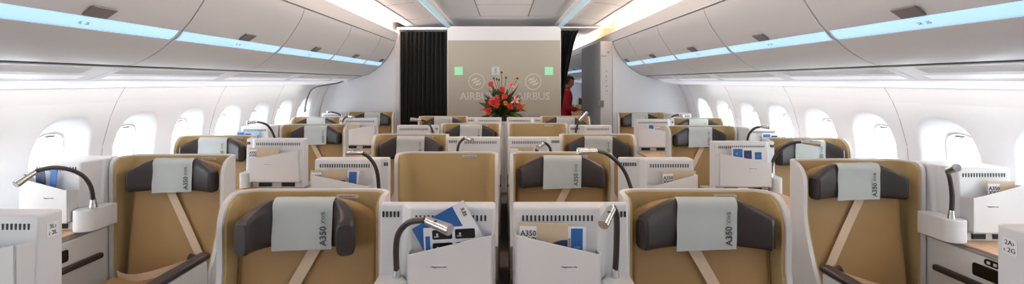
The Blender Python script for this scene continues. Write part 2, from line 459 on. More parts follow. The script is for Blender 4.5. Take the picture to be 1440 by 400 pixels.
def service_panel(sg, y0, y1, label, group):
    L = y1-y0
    t = thing('service_panel', label, 'service panel', (0, y0, 0), group=group)
    S = [(2.172,1.631),(2.365,1.556),(2.365,1.60),(2.20,1.665)]
    part('panel', MB().prism([(sg*x, z) for x, z in S], 'y', .003, L-.003, .003), M['wall'], t)
    d = Vector((.215, -.086)).normalized(); n = Vector((-.371, -.929))
    def slab(u0, u1, v0, v1, h):
        P = lambda u, e: (sg*(2.150+d.x*u+n.x*e), 1.642+d.y*u+n.y*e)
        return MB().prism([P(u0,-.002), P(u1,-.002), P(u1,h), P(u0,h)], 'y', v0, v1)
    gr = slab(.045, .120, .06, L-.16, .0015)
    part('air_grille', gr, M['grey'], t)
    mb = MB()
    for k in range(14):
        u = .048+.0050*k
        P = lambda uu, e: (sg*(2.150+d.x*uu+n.x*e), 1.642+d.y*uu+n.y*e)
        mb.prism([P(u,0), P(u+.0014,0), P(u+.0014,.003), P(u,.003)], 'y', .062, L-.162)
    part('grille_slats', mb, M['wall'], t)
    part('light_lens', slab(.150, .200, .06, L-.10, .002), M['corn'], t)
    part('shadow_gap', MB().prism([(sg*x, z) for x, z in [(2.139,1.664),(2.141,1.652),(2.170,1.637),(2.18,1.656),(2.165,1.676)]], 'y', 0, L), M['slot'], t)
for sg, sd in ((-1, 'left'), (1, 'right')):
    for i in range(len(BIN_Y)-1):
        service_panel(sg, BIN_Y[i], BIN_Y[i+1], 'white panel with grey air grille under the %s bin from the camera, %s side' % (NTH[i], sd), 'service panels under the %s bins' % sd)
# cove light tubes
for sg, sd, mm in ((-1, 'left', 'cove_l'), (1, 'right', 'cove_r')):
    ys = [1.2, 2.47, 3.74, 5.01, 6.28, 7.53] + ([8.8, 10.1] if sg > 0 else [])
    for i in range(len(ys)-1):
        o = part('cove_light', MB().prism([(sg*x, z) for x, z in [(1.555,2.462),(1.675,2.452),(1.675,2.467),(1.555,2.478)]], 'y', ys[i]+.01, ys[i+1]-.01, .004), M[mm])
        tag(o, 'glowing cove light above the %s bins, %s from the camera' % (sd, NTH[i]), 'ceiling light', 'cove lights above the %s bins' % sd)

# ------------------------------------------------------------------ class divider at the back
BX = .865
def bulkhead():
    mb = MB(); r = .07; pts = [(-BX, 0), (BX, 0)]
    for cx, a0 in ((BX-r, 0), (-(BX-r), 90)):
        for i in range(7):
            a = math.radians(a0+90*i/6); pts.append((cx+r*math.cos(a), 2.395-r+r*math.sin(a)))
    mb.prism(pts, 'y', YB+.03, YB+.13, .006); return mb
wb = struct('wall_back', bulkhead(), M['wall'])
part('taupe_panel', MB().prism([(-BX+.012, .05), (BX-.012, .05), (BX-.012, 2.18), (-BX+.012, 2.18)], 'y', YB+.014, YB+.034, .004), M['taupe'], wb)
def logo(px):
    y = YB+.010; c = at(px, 115, YB); x = c.x; zc = EYE-(115-115)*YB/F
    mb = MB(); R = .125
    ring = []
    N = 40
    for a, d in ((R, .0), (R, -.006), (R*.90, -.006), (R*.90, 0)):
        ring.append([(x+a*math.cos(2*PI*k/N), y+d+.004, zc+a*math.sin(2*PI*k/N)) for k in range(N)])
    mb.loft(ring+[ring[0]], True, False)
    for k in range(3):          # three swirling blades inside the ring
        pts = []; nx, nz = -.62, .78; o_ = (k-1)*.046; half = .072 if k == 1 else .058
        for i in range(13):          # an S-stroke rising to the right, kept inside the ring
            u = -1+2*i/12; a_ = half*u; bend = .016*math.sin(u*PI*.9)
            pts.append((x+a_*.78+(o_+bend)*nx*-1, zc+a_*.62*1.15-(o_+bend)*nz, .0125*(1-.75*u*u)+.002))
        up = [(a, b+h) for a, b, h in pts]; lo = [(a, b-h) for a, b, h in pts]
        mb.prism(up+lo[::-1], 'y', y-.003, y+.004)
    part('logo_emblem', mb, M['silver'], wb)
    lettering('AIRBUS', .155, wb, (x, y-.001, EYE-(136-115)*YB/F), m='silver', name='logo_lettering', bold=True)
logo(670); logo(750)
def sign(px, label, mm, ms, kind):
    c = at(px, 100, YB)
    t = thing('cabin_sign', label, 'sign', (c.x, YB+.012, c.z), group=None)
    part('sign_plate', MB().box((-.063, -.010, -.062), (.063, .002, .062), .004), M[mm], t)
    mb = MB()
    if kind == 'exit':        # two small figures in two panels
        for s in (-1, 1):
            x = s*.026
            mb.box((x-.012, -.013, -.036), (x+.012, -.009, .020), .003)
            mb.sphere((x, -.011, .031), .009, 2, (1,.3,1))
    else:
        mb.box((-.016, -.013, -.036), (.016, -.009, .038), .003)
    part('symbol', mb, M[ms], t)
sign(645, 'small green square sign on the taupe divider beside the black curtain', 'green', 'greeni', 'exit')
sign(697, 'small grey square sign on the taupe divider above the bouquet', 'paleg', 'greyi', 'x')
sign(772, 'small green square sign on the taupe divider nearer the person in red', 'green', 'greeni', 'exit')
# bin-shaped end partitions either side
END = [(1.64,0),(1.64,2.16),(1.664,2.078),(1.716,1.985),(1.788,1.878),(1.826,1.836),(1.93,1.743),(2.05,1.667),(2.125,1.641),(2.42,1.552),(2.62,1.515),(2.66,1.46),(2.72,1.34),(2.78,1.12),(2.795,.85),(2.73,.36),(2.655,0)]
def partition(sg, extra=0):
    return MB().prism([(sg*(x-(extra if i < 2 else 0)), z) for i, (x, z) in enumerate(END)], 'y', YB-.03, YB+.04, .004)
struct('wall_divider_left', partition(-1), M['wall'])
struct('wall_divider_right', partition(1), M['wall'])
for sg in (-1, 1):
    trim(MB().prism([(sg*(x-.004), z-.006) for x, z in END[2:11]]+[(sg*(x+.006), z+.006) for x, z in END[2:11]][::-1], 'y', YB-.045, YB-.028), 'grey')
trim(MB().tube([at(430,155,6.6)]+smooth([at(428,160,6.62), at(431,142,6.62), at(437,128,6.64), at(446,122,6.68), at(462,119,6.8), at(478,116,7.2), at(490,109.5,7.46)], 5)[1:], .010, 8), 'groove')
# door posts of the aisles
trim(MB().box((-1.70, YB-.02, 0), (-1.585, YB+.06, 2.33), .006), 'bin')
trim(MB().box((-1.64, YB+.06, 2.345), (-BX, YB+.10, 2.385), .006), 'ceil')
trim(MB().box((BX, YB+.06, 2.372), (1.66, YB+.10, 2.392), .006), 'ceil')
# closet block to the right of the aisle
closet = struct('wall_closet', MB().box((1.46, YB+.05, 0), (2.2, 9.4, 2.17), .012), M['lav'])
d_ = bpy.data.objects.new('door_1', None); COL.objects.link(d_); d_['kind'] = 'structure'; d_.location = (1.46, YB, 0)
part('door_leaf', MB().box((.004, -.02, .02), (.18, .045, 2.16), .012), M['bin'], d_)
mb = MB()
for z in (1.70, 1.62, 1.55, 1.47, 1.40): mb.box((.075, -.026, z), (.095, -.018, z+.022), .004)
part('door_vents', mb, M['grey'], d_)
mb = MB(); mb.box((.01, -.027, 1.93), (.085, -.018, 1.945), .003); mb.box((.10, -.027, 1.98), (.13, -.018, 2.01), .003)
part('door_plate', mb, M['grey'], d_)
part('door_handle', MB().box((-.045, -.035, 1.165), (.045, -.015, 1.265), .008).box((-.035, -.05, 1.195), (.03, -.03, 1.235), .008), M['latch'], d_)
struct('wall_light_block', MB().box((-2.83, YN+.1, 0), (2.83, YN+.16, 2.50)), M['wall'])  # unseen wall behind the camera, added to cut the frontal daylight
struct('wall_far', MB().box((-2.85, YF-.02, 0), (2.85, YF+.05, 2.6)), M['wall'])

def curtain(name, label, top, bot, zt, zb, y, folds, amp, taper=1):
    mb = MB(); rows = []; n = folds*10; nz = 24
    for j in range(nz+1):
        v = j/nz; z = zt+(zb-zt)*v
        q = min(1, v*taper)**.75; x0 = top[0]+(bot[0]-top[0])*q; x1 = top[1]+(bot[1]-top[1])*q
        row = []
        for i in range(n+1):
            u = i/n; wob = .25*math.sin(u*folds*2.3+v*1.5)
            row.append((x0+(x1-x0)*u+.004*math.sin(u*40), y+amp*math.sin(u*folds*2*PI+wob)*(1-.25*v*math.sin(u*9)), z))
        rows.append(row)
    back = [[(x, yy+.008, z) for x, yy, z in r] for r in rows]
    b = mb.bm
    mb.quadgrid(rows); mb.quadgrid([r[::-1] for r in back])
    o = part(name, mb, M['curtain']); return tag(o, label, 'curtain')
curtain('aisle_curtain', 'wide black curtain drawn across the left aisle beside the taupe divider', (-1.60, -.885), (-1.66, -.875), 2.318, .03, YB+.085, 11, .022)
curtain('aisle_curtain', 'black curtain gathered narrow beside the right edge of the taupe divider', (.875, 1.15), (.80, .885), 2.345, .03, YB+.165, 5, .03, 1.9)

# ------------------------------------------------------------------ seats
ZT, HW, TH = 1.11, .31, .020
def plan(z, d, ztop, ext, cut=0, La=.19, Lc=.17):
    """outline of the shell at height z, offset d inwards; -x is the aisle wing, +x the console wing"""
    def L(base, r, sweep):
        l = base
        if z > ztop-r: l = base-r+math.sqrt(max(0, r*r-(z-(ztop-r))**2))
        if sweep and z < .84: l += .12*((.84-max(z, .50))/.34)**1.4
        return l-cut
    R = .085-d; hw = HW-d; hc = HW+ext-d; pts = []
    la, lc = L(La, .11, True), L(Lc, .05, False)
    for i in range(7): pts.append((-hw, -la+(la-(R+d))*i/6))
    for i in range(1, 9):
        a = PI-PI/2*i/8; pts.append((-hw+R+R*math.cos(a), -d-R+R*math.sin(a)))
    for i in range(1, 9): pts.append((-hw+R+(hw+hc-2*R)*i/8, -d))
    for i in range(1, 9):
        a = PI/2-PI/2*i/8; pts.append((hc-R+R*math.cos(a), -d-R+R*math.sin(a)))
    for i in range(1, 7): pts.append((hc, -(R+d)-(lc-(R+d))*i/6))
    return pts
def shell_mesh(d0, d1, z0, z1, cut, ext=0):
    mb = MB(); b = mb.bm
    zs = [z0, .35, .5, .58, .66, .74, .8, .84, .9, .95, .98, 1.0]; zs = [z for z in zs if z0 <= z < z1-.11]+[z1-.11+.11*math.sin(PI/2*i/8) for i in range(9)]
    O = [[b.verts.new((x, y, z)) for x, y in plan(z, d0, z1, ext, cut)] for z in zs]
    I = [[b.verts.new((x, y, z)) for x, y in plan(z, d1, z1, ext, cut)] for z in zs]
    n = len(O[0]); m = len(zs)
    for i in range(m-1):
        for j in range(n-1):
            b.faces.new((O[i][j], O[i][j+1], O[i+1][j+1], O[i+1][j])); b.faces.new((I[i][j+1], I[i][j], I[i+1][j], I[i+1][j+1]))
        for j in (0, n-1): b.faces.new((O[i][j], O[i+1][j], I[i+1][j], I[i][j]))
    for j in range(n-1):
        b.faces.new((O[-1][j], O[-1][j+1], I[-1][j+1], I[-1][j])); b.faces.new((O[0][j+1], O[0][j], I[0][j], I[0][j+1]))
    bmesh.ops.recalc_face_normals(b, faces=b.faces)
    return mb
def backrest_mesh(flat=False):
    top = 1.088; w_ = .272; pts = []
    pts += [(-w_, .40), (w_, .40)]
    for i in range(13):
        u = 1-2*i/12; pts.append((w_*u if abs(u) < 1 else w_*u, top-.075*abs(u)**3.2))
    mb = MB().prism(pts, 'y', -.105, -.040, .022, 3)
    return mb.warp(lambda c: (c.x, c.y-.11*max(0, 1.0-c.z)-.02*max(0,.75-c.z)+(.012*(c.x/.26)**2 if c.y < -.09 else 0), c.z))
HP = .252
def pillow_ring(x, fold):
    k = max(0, (abs(x)-.115)/(HP-.115)); sx = 1 if x > 0 else -1
    # the wings bend forward about a line at 115 mm from the middle
    if k > 0:
        if fold: px = sx*(.115+(HP-.115)*(k-.50*k*k*.9)); fwd = (HP-.115)*(.35*k+.52*k*k)
        else: px = x; fwd = .045*k**1.3
    else: px, fwd = x, 0
    zt = 1.100-.062*k**1.25; zb = .918-.003*k
    th = .055+.016*k
    u = abs(x)/HP
    s_ = 1 if u < .985 else .78
    ang = sx*math.atan(2.6*k*(1 if fold else .18)) if k > 0 else 0
    yc = -.135-fwd; zc_ = (zt+zb)/2; hz = (zt-zb)/2*(s_ if u < .985 else .90); hy = th/2*s_
    r = []
    for i in range(20):
        a = 2*PI*i/20; c, s = math.cos(a), math.sin(a); e = 2/3.6
        q = -hy*abs(c)**e*(1 if c > 0 else -1)
        r.append((px+q*math.sin(ang)*-1*-1, yc+q*math.cos(ang), zc_+hz*abs(s)**e*(1 if s > 0 else -1)))
    return r
def headrest_mesh(fold=False):
    xs = [-HP, -HP*.986]+[-HP*.96+HP*1.92*i/32 for i in range(33)]+[HP*.986, HP]
    return MB().loft([pillow_ring(x, fold) for x in xs])
def cover_mesh():
    path = []
    for i in range(0, 9): path.append((-.1685-.0026*math.sin(i*.8), .912+(1.075-.912)*i/8))
    for i in range(1, 8):
        a = PI*i/8; path.append((-.135-.0335*math.cos(a), 1.077+.029*math.sin(a)))
    for i in range(1, 5): path.append((-.1015, 1.077-.022*i))
    xs = [-.113+.226*i/10 for i in range(11)]
    def P(x, p, d): 
        q = .003*(x/.113)**2
        return (x+.004*(p[1]-.95)/.15, p[0]+d*(1 if True else 0)-q*.6+.0012*math.sin(x*70+p[1]*40), p[1]+(.0 if p[1] > .93 else .004*x/.113))
    o = [[P(x, p, 0) for x in xs] for p in path]
    i_ = []
    for k, p in enumerate(path):
        a = path[max(k-1,0)]; c = path[min(k+1, len(path)-1)]; t = Vector((c[0]-a[0], c[1]-a[1])).normalized()
        q = (p[0]+t.y*.003, p[1]-t.x*.003); i_.append([P(x, q, 0) for x in xs])
    mb = MB(); mb.loft([r+q[::-1] for r, q in zip(o, i_)])
    return mb
def strap_mesh():
    def yb(z): return -.105-.11*max(0, 1.0-z)-.02*max(0,.75-z)-.010
    pts = [(.045-.205*i/10, .925-.375*i/10) for i in range(11)]
    rings = []
    for x, z in pts:
        y = yb(z); w_ = .031
        rings.append([(x-w_, y+.006*0, z-.012), (x+w_, y, z+.012), (x+w_, y-.003, z+.012), (x-w_, y-.003, z-.012)])
    mb = MB().loft(rings)
    return mb
def lap_mesh():
    rings = []
    for i in range(13):
        u = i/12; x = -.150+.39*u; y = -.235-.10*math.sin(u*PI)-.02*u; z = .535-.055*math.sin(u*PI*.5)
        rings.append([(x, y, z-.022), (x, y-.012, z+.022), (x, y-.015, z+.022), (x, y-.003, z-.022)])
    return MB().loft(rings)
def buckle_mesh():
    mb = MB(); Mx = Matrix.Translation((-.165, -.235, .545)) @ Matrix.Rotation(-.5, 4, 'Y') @ Matrix.Rotation(.25, 4, 'X')
    mb.box((-.034, -.014, -.036), (.034, .010, .030), .007, 2, Mx)
    mb.box((-.022, -.020, -.016), (.022, -.012, .016), .004, 2, Mx)
    return mb
def seat(cx, Yb, s, label, group, bed=False, belt=True, fold=False, ext=0):
    t = thing('business_seat', label, 'seat', (cx, Yb, 0), group=group)
    L_ = lambda nm, fn, m, p: link(nm, cached((nm, s), fn, nm, s), M[m], p)
    link('shell', cached(('shell', s, ext), lambda: shell_mesh(0, TH, .0, ZT, 0, ext), 'shell', s), M['cream'], t)
    link('shell_lining', cached(('lining', s, ext), lambda: shell_mesh(TH, TH+.012, .30, ZT-.008, .010, ext), 'shell_lining', s), M['tan'], t)
    if bed:
        L_('flat_bed', lambda: MB().box((-.285, -.70, .36), (.285, -.05, .47), .03, 3), 'seat', t)
    else:
        L_('backrest', backrest_mesh, 'seat', t)
        L_('seat_cushion', lambda: MB().box((-.258, -.80, .34), (.27, -.26, .47), .035, 3), 'seat', t)
        h = link('headrest', cached(('headrest', fold), lambda: headrest_mesh(fold), 'headrest'), M['pillow'], t)
        c = link('headrest_cover', cached('cover', cover_mesh, 'headrest_cover'), M['cloth'], h)
        # lettering belongs to the headrest cover's print
        link('cover_print', cached('coverprint', cover_print, 'cover_print'), None, h)
        if belt:
            bl = L_('shoulder_belt', strap_mesh, 'belt', t)
            L_('buckle', buckle_mesh, 'dark', bl)
            L_('lap_belt', lap_mesh, 'belt', t)
    ar = L_('armrest', lambda: MB().box((-.31, -.78, .34), (-.262, -.34, .585), .012), 'cream', t)
    L_('armrest_pad', lambda: MB().box((-.315, -.80, .588), (-.256, -.32, .622), .012, 3), 'dark', ar)
    L_('seat_base', lambda: MB().box((-.24, -.76, .0), (.24, -.08, .335), .015), 'grey', t)
    pl = link('label_plate', cached('lplate', lambda: MB().prism(arc_poly(.085, .175, 1.078, 1.092, .005), 'y', -.037, -.0325), 'label_plate'), M['paleg'], t)
    lettering('A350 XWB MSN 002', .0075, pl, (.13, -.0375, 1.085), m='ink', name='plate_text')
    return t
def cover_print():
    mb = MB()
    for s_, size, z in (('A350', .034, .967), ('XWB', .020, 1.036)):
        me = text_mesh(s_, size, m='ink' if s_ == 'A350' else 'inkg', bold=(s_ == 'A350'))
        b = bmesh.new(); b.from_mesh(me)
        for f in b.faces: f.material_index = 0 if s_ == 'A350' else 1
        Mx = Matrix.Translation((.083, -.1750, z)) @ Matrix.Rotation(PI/2, 4, 'X') @ Matrix.Rotation(PI/2, 4, 'Z')
        mb.merge(b, Mx)
    return mb
def _cp():
    me = cover_print().mesh('cover_print'); me.materials.clear(); me.materials.append(M['inkc']); me.materials.append(M['inkl']); return me
_cache['coverprint'] = _cp()

# ------------------------------------------------------------------ consoles between the seats
def console(x0, w, s, yf, label, group, main=.30, dep=.11, rec=.055, back=.30, front=.735, pocket=True, lamp=None, head=None, armrest=True, vents=True, side_label=None, controls=True, far=0, tray0=.004):
    """x0: the seat-side edge; s: +1 when the far side lies at +x. yf: front face of the monitor housing."""
    t = thing('side_console', label, 'console', (x0, yf, 0), group=group)
    P = lambda nm, mb, m, p: link(nm, mb.mesh(nm, s), M[m], p)
    W_ = w; w = w-far          # the housing stops short of the wall by `far`
    m0 = w-main
    P('cabinet', MB().box((.004, -front, .02), (W_-.004, back, .718), .012), 'white', t)
    P('edge_trim', MB().box((.002, -front-.003, .7185), (W_-.002, back+.002, .735), .004), 'grey', t)
    P('table_top', MB().box((.006, -front+.002, .7355), (W_-.006, -.001, .746), .003), 'wood', t)
    ch = .028
    poly = [(w, 0), (w, dep), (.002, dep), (.002, rec), (m0-ch, rec-.004), (m0, 0)]
    mb = MB().prism(poly, 'z', .7365, ZT, .010, 3)
    mb.warp(lambda c: (c.x, c.y+(.022*(c.z-.74)/.37 if c.y < dep-.012 else 0), c.z))
    ho = P('monitor_housing', mb, 'white', t)
    lean = lambda z: .022*(z-.74)/.37
    if vents:
        z = 1.072; mb = MB(); n = int((main-.05)/.0135)
        for k in range(n):
            x = m0+.022+k*(main-.045)/n
            mb.box((x, lean(z)-.0012, z-.010), (x+.0062, lean(z)+.004, z+.010))
        P('vent_grille', mb, 'slot', ho); mb = MB()
        n = int((m0-ch-.02)/.0135)
        for k in range(n):
            x = .012+k*.0135
            mb.box((x, rec+lean(z)-.0055, z-.010), (x+.0062, rec+lean(z), z+.010))
        if n > 0: P('side_vent_grille', mb, 'slot', ho)
    if pocket:
        mb = MB(); a, e = m0+.006, w-.006; zl, zh = .975, 1.036; zb = .795
        mb.prism([(a, zb), (e, zb), (e, zh), (a+.012, zl-.004), (a, zl)], 'y', -.056, -.050, .002)
        mb.prism([(-.056, zb), (.004, zb), (.018, zh-.01), (-.056, zh-.002)], 'x', e-.005, e, .0015)
        mb.prism([(-.056, zb), (.004, zb), (.018, zl-.01), (-.056, zl-.002)], 'x', a, a+.005, .0015)
        mb.box((a, -.056, zb), (e, .003, zb+.005))
        po = P('literature_pocket', mb, 'white', t)
        lab = link('pocket_label', cached(('plabel',), lambda: MB().prism(arc_poly(-.028, .028, -.006, .006, .003), 'y', -.0576, -.0555), 'pocket_label'), M['paper'], po, (s*(a+main*.36), 0, .93))
        lettering('Magazines only', .0085, lab, (0, -.0580, 0), m='ink', name='label_text')
        P('pocket_slot', MB().box((m0+.05, -.004, .752), (m0+.05+main*.26, .004, .782), .002), 'slot', ho); P('pocket_slot', MB().box((m0+main*.58, -.004, .752), (m0+main*.84, .004, .782), .002), 'slot', ho)
    # lamp tray in front of the recessed face
    yb_ = rec+.03 if tray0 > 0 else .135
    tp = [(tray0, yb_), (tray0, -.02)]
    xr = m0-.004
    for i in range(9):
        a = -PI+PI*i/8; tp.append(((xr+tray0)/2+(xr-tray0)/2*math.cos(a), -.02+.045*math.sin(a)))
    tp += [(xr, -.02), (xr, .0), (max(m0-ch-.002, tray0+.03), min(yb_, rec-.008))] + ([(max(m0-ch-.002, tray0+.03), yb_)] if tray0 > 0 else [(-.004, min(yb_, rec-.008)), (-.004, yb_)])
    # clean duplicates
    q = []
    for p in tp:
        if not q or (abs(p[0]-q[-1][0])+abs(p[1]-q[-1][1])) > 1e-4: q.append(p)
    P('lamp_tray', MB().prism(q, 'z', .747, .862, .006), 'white', t)
    if lamp:
        loc = lambda p: Vector(((p[0]-x0), p[1]-yf, p[2]))
        pts = smooth([loc(p) for p in lamp])
        lp = link('reading_lamp', MB().tube(pts, .0105, 12).mesh('reading_lamp'), M['dark'], t)
        b0 = pts[0]
        link('lamp_base', MB().lathe([(.019,-.032),(.018,-.020),(.0135,.004),(.0115,.022)], b0).mesh('lamp_base'), M['metal'], lp)
        h0, h1 = loc(head[0]), loc(head[1]); d = (h1-h0).normalized()
        link('lamp_head', MB().tube([h0-d*.006, h0, h0+d*.004, h1-d*.004, h1, h1+d*.001, h1-d*.006], [.009, .0125, .0145, .0190, .0178, .0150, .0145], 20).mesh('lamp_head'), M['metal'], lp)
        link('lamp_lens', MB().tube([h1-d*.006, h1-d*.003], .0148, 16).mesh('lamp_lens'), M['paper'], lp)
        link('lamp_switch', MB().sphere(h0.lerp(h1, .42)+Vector((0, -.009, .0125)), .0055, 2, (1.3,.8,.5)).mesh('lamp_switch'), M['black'], lp)
    if armrest:
        P('armrest', MB().box((-.030, -.19, .560), (.002, .10, .592), .012, 3), 'dark', t)
    if controls:
        mb = MB(); 
        mb.prism(arc_poly(-.27, -.10, .612, .674, .012), 'x', -.002, .010, .002)
        P('handset_cradle', mb, 'black', t)
        mb = MB(); mb.prism(arc_poly(-.27, -.16, .682, .712, .012), 'x', -.002, .010, .002); P('seat_controls', mb, 'black', t)
        mb = MB()
        for k in range(3): mb.box((-.004, -.255+.032*k, .690), (.001, -.238+.032*k, .704), .002)
        P('control_buttons', mb, 'paleg', t)
    if side_label:
        # row numbers on the aisle-side face of the housing
        pl = link('row_label', MB().box((-.0008, -.022, -.024), (.0008, .022, .024)).mesh('row_label'), M['paper'], ho, (s*(w+.0005), .068, 1.050))
        rz = s*PI/2
        for k, ln in enumerate(side_label):
            lettering(ln, .020, pl, (s*.0012, 0, .011-.022*k), (PI/2, 0, rz), 'ink', 'label_text')
    return t

def lp(px, Y, Y1=None):
    Y1 = Y if Y1 is None else Y1; n = len(px)-1
    return [at(x, y, Y+(Y1-Y)*(i/n)**1.5) for i, (x, y) in enumerate(px)]
ROWW = ['front', 'second', 'third', 'fourth', 'last']
YC = [2.05+1.083*n for n in range(5)]; YL = [3.03+1.083*n for n in range(5)]; YR = [2.85+1.083*n for n in range(5)]
OUT, INN = .765, .345
WI, WO = 1.91, 2.315
DB = .33
# centre block seats
for n in range(5):
    for sg, sd in ((-1, 'left'), (1, 'right')):
        outer = n % 2 == 0
        cx = sg*(OUT if outer else INN)
        s = -sg if outer else sg
        bed = (n == 1 and sg < 0) or (n == 3 and sg > 0)
        if bed: lab = 'tan seat shell without a headrest, %s row of the centre block' % ROWW[n]
        else: lab = 'tan seat with brown headrest, %s row of the centre block, %s half' % (ROWW[n], sd)
        seat(cx, YC[n], s, lab, 'seats in the centre block', bed, fold=(n == 0 and sg < 0))
for n in range(5):
    for sg, sd, Y in ((-1, 'left', YL), (1, 'right', YR)):
        inner = n % 2 == 0
        cx = sg*(WI if inner else WO); s = sg if inner else -sg
        pos = 'beside the aisle' if inner else 'against the windows'
        seat(cx, Y[n], s, 'tan seat with brown headrest %s, %s in the %s window column' % (pos, ['nearest','second','third','fourth','fifth'][n], sd), 'seats in the %s window column' % sd, False, ext=.05 if inner else 0)

CL = {  # lamps of the centre consoles: neck outline and head, measured on the photograph, at the depth of their own tray
 (0,-1): (lp([(558,386),(557,350),(561,328),(576,313),(598,310)], 1.75, 1.62), (at(600,310.5,1.62), at(633,324,1.57))),
 (0, 1): (lp([(865,386),(867,345),(867,305),(862,292)], 1.75, 1.68), (at(861,293,1.68), at(848,317,1.62))),
 (1,-1): (lp([(533,270),(531,246),(526,231),(517,220),(508,215)], 2.80, 2.66), (at(508,215,2.66), at(486,214.5,2.62))),
 (1, 1): (lp([(889,270),(880,245),(868,228),(852,216),(838,212.5)], 2.80, 2.62), (at(838,212.5,2.62), at(813,213,2.58))),
 (2,-1): (lp([(643,215),(645,204),(650,197),(655,194)], 3.89, 3.80), (at(655,194,3.80), at(664,198,3.72))),
 (2, 1): (lp([(775,215),(773,208),(769,203),(764,201)], 3.89, 3.80), (at(764,202,3.80), at(756,208,3.73))),
 (3,-1): (lp([(610,190),(606,179),(600,172),(592,169)], 5.0), (at(592,169,5.0), at(577,168,4.97))),
 (3, 1): (lp([(809,190),(811,179),(815,170)], 5.0), (at(815,170,5.0), at(826,158,4.97))),
}
CD = {0: 'white console with reading lamp in the %s foreground holding %s', }
HOLD = {(0,-1): 'left foreground, pocket holding the blue brochure', (0,1): 'right foreground, pocket holding a beige booklet',
        (1,-1): 'left aisle, second centre row, behind the front seat', (1,1): 'right aisle, second centre row, behind the front seat',
        (2,-1): 'centre line left of the gap, third row', (2,1): 'centre line right of the gap, third row',
        (3,-1): 'left aisle, fourth row, near the black curtain', (3,1): 'right aisle, fourth row, near the grey closet',
        (4,-1): 'centre line left of the gap, last row below the bouquet', (4,1): 'centre line right of the gap, last row below the bouquet'}
for n in range(5):
    for sg in (-1, 1):
        inner = n % 2 == 0
        if inner: x0 = sg*.450; s = -sg; w = .418; main = .300
        else: x0 = sg*.661; s = sg; w = .415; main = .335 if sg < 0 else .27
        lm = CL.get((n, sg), (None, None))
        console(x0, w, s, YC[n]-DB, 'white seat console at the '+HOLD[(n, sg)], 'consoles of the centre block', main, .11, .055, back=.30, lamp=lm[0], head=lm[1], controls=False)
# window consoles
LL = {
 ('L',0): (lp([(131,284),(128,264),(117,248),(98,239),(75,236),(50,241)], 2.68, 2.46), (at(49,242,2.46), at(22,260,2.38))),
 ('L',2): (lp([(387,196),(382,184),(374,175),(361,171.5)], 4.86, 4.66), (at(361,171.5,4.66), at(347,173,4.6))),
 ('L',3): (lp([(481,174),(484,167),(490,164)], 5.95), (at(490,164,5.95), at(496,164.5,5.92))),
 ('L',4): (lp([(481,164),(475,160),(466,157.5)], 7.05), (at(466,157.5,7.05), at(460,157.5,7.0))),
 ('R',0): (lp([(1338,302),(1339,275),(1336,252),(1333,243)], 2.50, 2.46), (at(1333,241,2.46), at(1346,236,2.38))),
 ('R',1): (lp([(1084,246),(1087,226),(1097,211),(1112,202),(1128,199.5)], 3.60, 3.40), (at(1128,199.5,3.40), at(1154,203,3.34))),
 ('R',2): (lp([(1050,200),(1054,188),(1061,181),(1070,178)], 4.68, 4.55), (at(1070,178,4.55), at(1083,179.5,4.5))),
 ('R',4): (lp([(942,169),(947,163),(955,161.5)], 6.85), (at(955,161.5,6.85), at(961,164,6.8))),
}
DESC = {('L',-1): 'white console at the lower left corner of the photo, marked 3L and 2L', ('R',-1): 'white console at the lower right corner of the photo, marked 2A',
 ('L',0): 'white window console with long arched lamp and pen pocket, left of the nearest left seat', ('R',0): 'white window console with upright lamp, right of the nearest right seat',
 ('L',1): 'white aisle console with beige booklet in its pocket, second in the left window column', ('R',1): 'white aisle console with three blue pictures in its pocket, right window column',
 ('L',2): 'white window console with arched lamp, third in the left window column', ('R',2): 'white window console with arched lamp, third in the right window column',
 ('L',3): 'white aisle console with full pocket, fourth in the left window column', ('R',3): 'white aisle console with booklet and dark slots, fourth in the right window column',
 ('L',4): 'small white window console, farthest in the left window column', ('R',4): 'small white window console, farthest in the right window column'}
for nm, sg, Y in (('L', -1, YL), ('R', 1, YR)):
    for n in range(-1, 5):
        Yb = Y[0]-(Y[1]-Y[0]) if n < 0 else Y[n]
        inner = n % 2 == 0; lm = LL.get((nm, n), (None, None))
        grp = 'consoles of the %s window column' % ('left' if sg < 0 else 'right')
        if inner: console(sg*(WI+.366), .435, sg, Yb-DB, DESC[(nm, n)], grp, .27, .26, .12, far=.125, tray0=-.075, back=.31, front=.73, lamp=lm[0], head=lm[1])
        else: console(sg*(WO-.316), .470, -sg, Yb-DB, DESC[(nm, n)], grp, .385, .11, .055, back=.30, front=.74, lamp=lm[0], head=lm[1], armrest=n > 0, controls=n > 0,
                      side_label=(['3L\u203a', '\u2039 2L'] if sg < 0 else ['2A\u203a', '\u2039 2G']) if n < 0 else None)

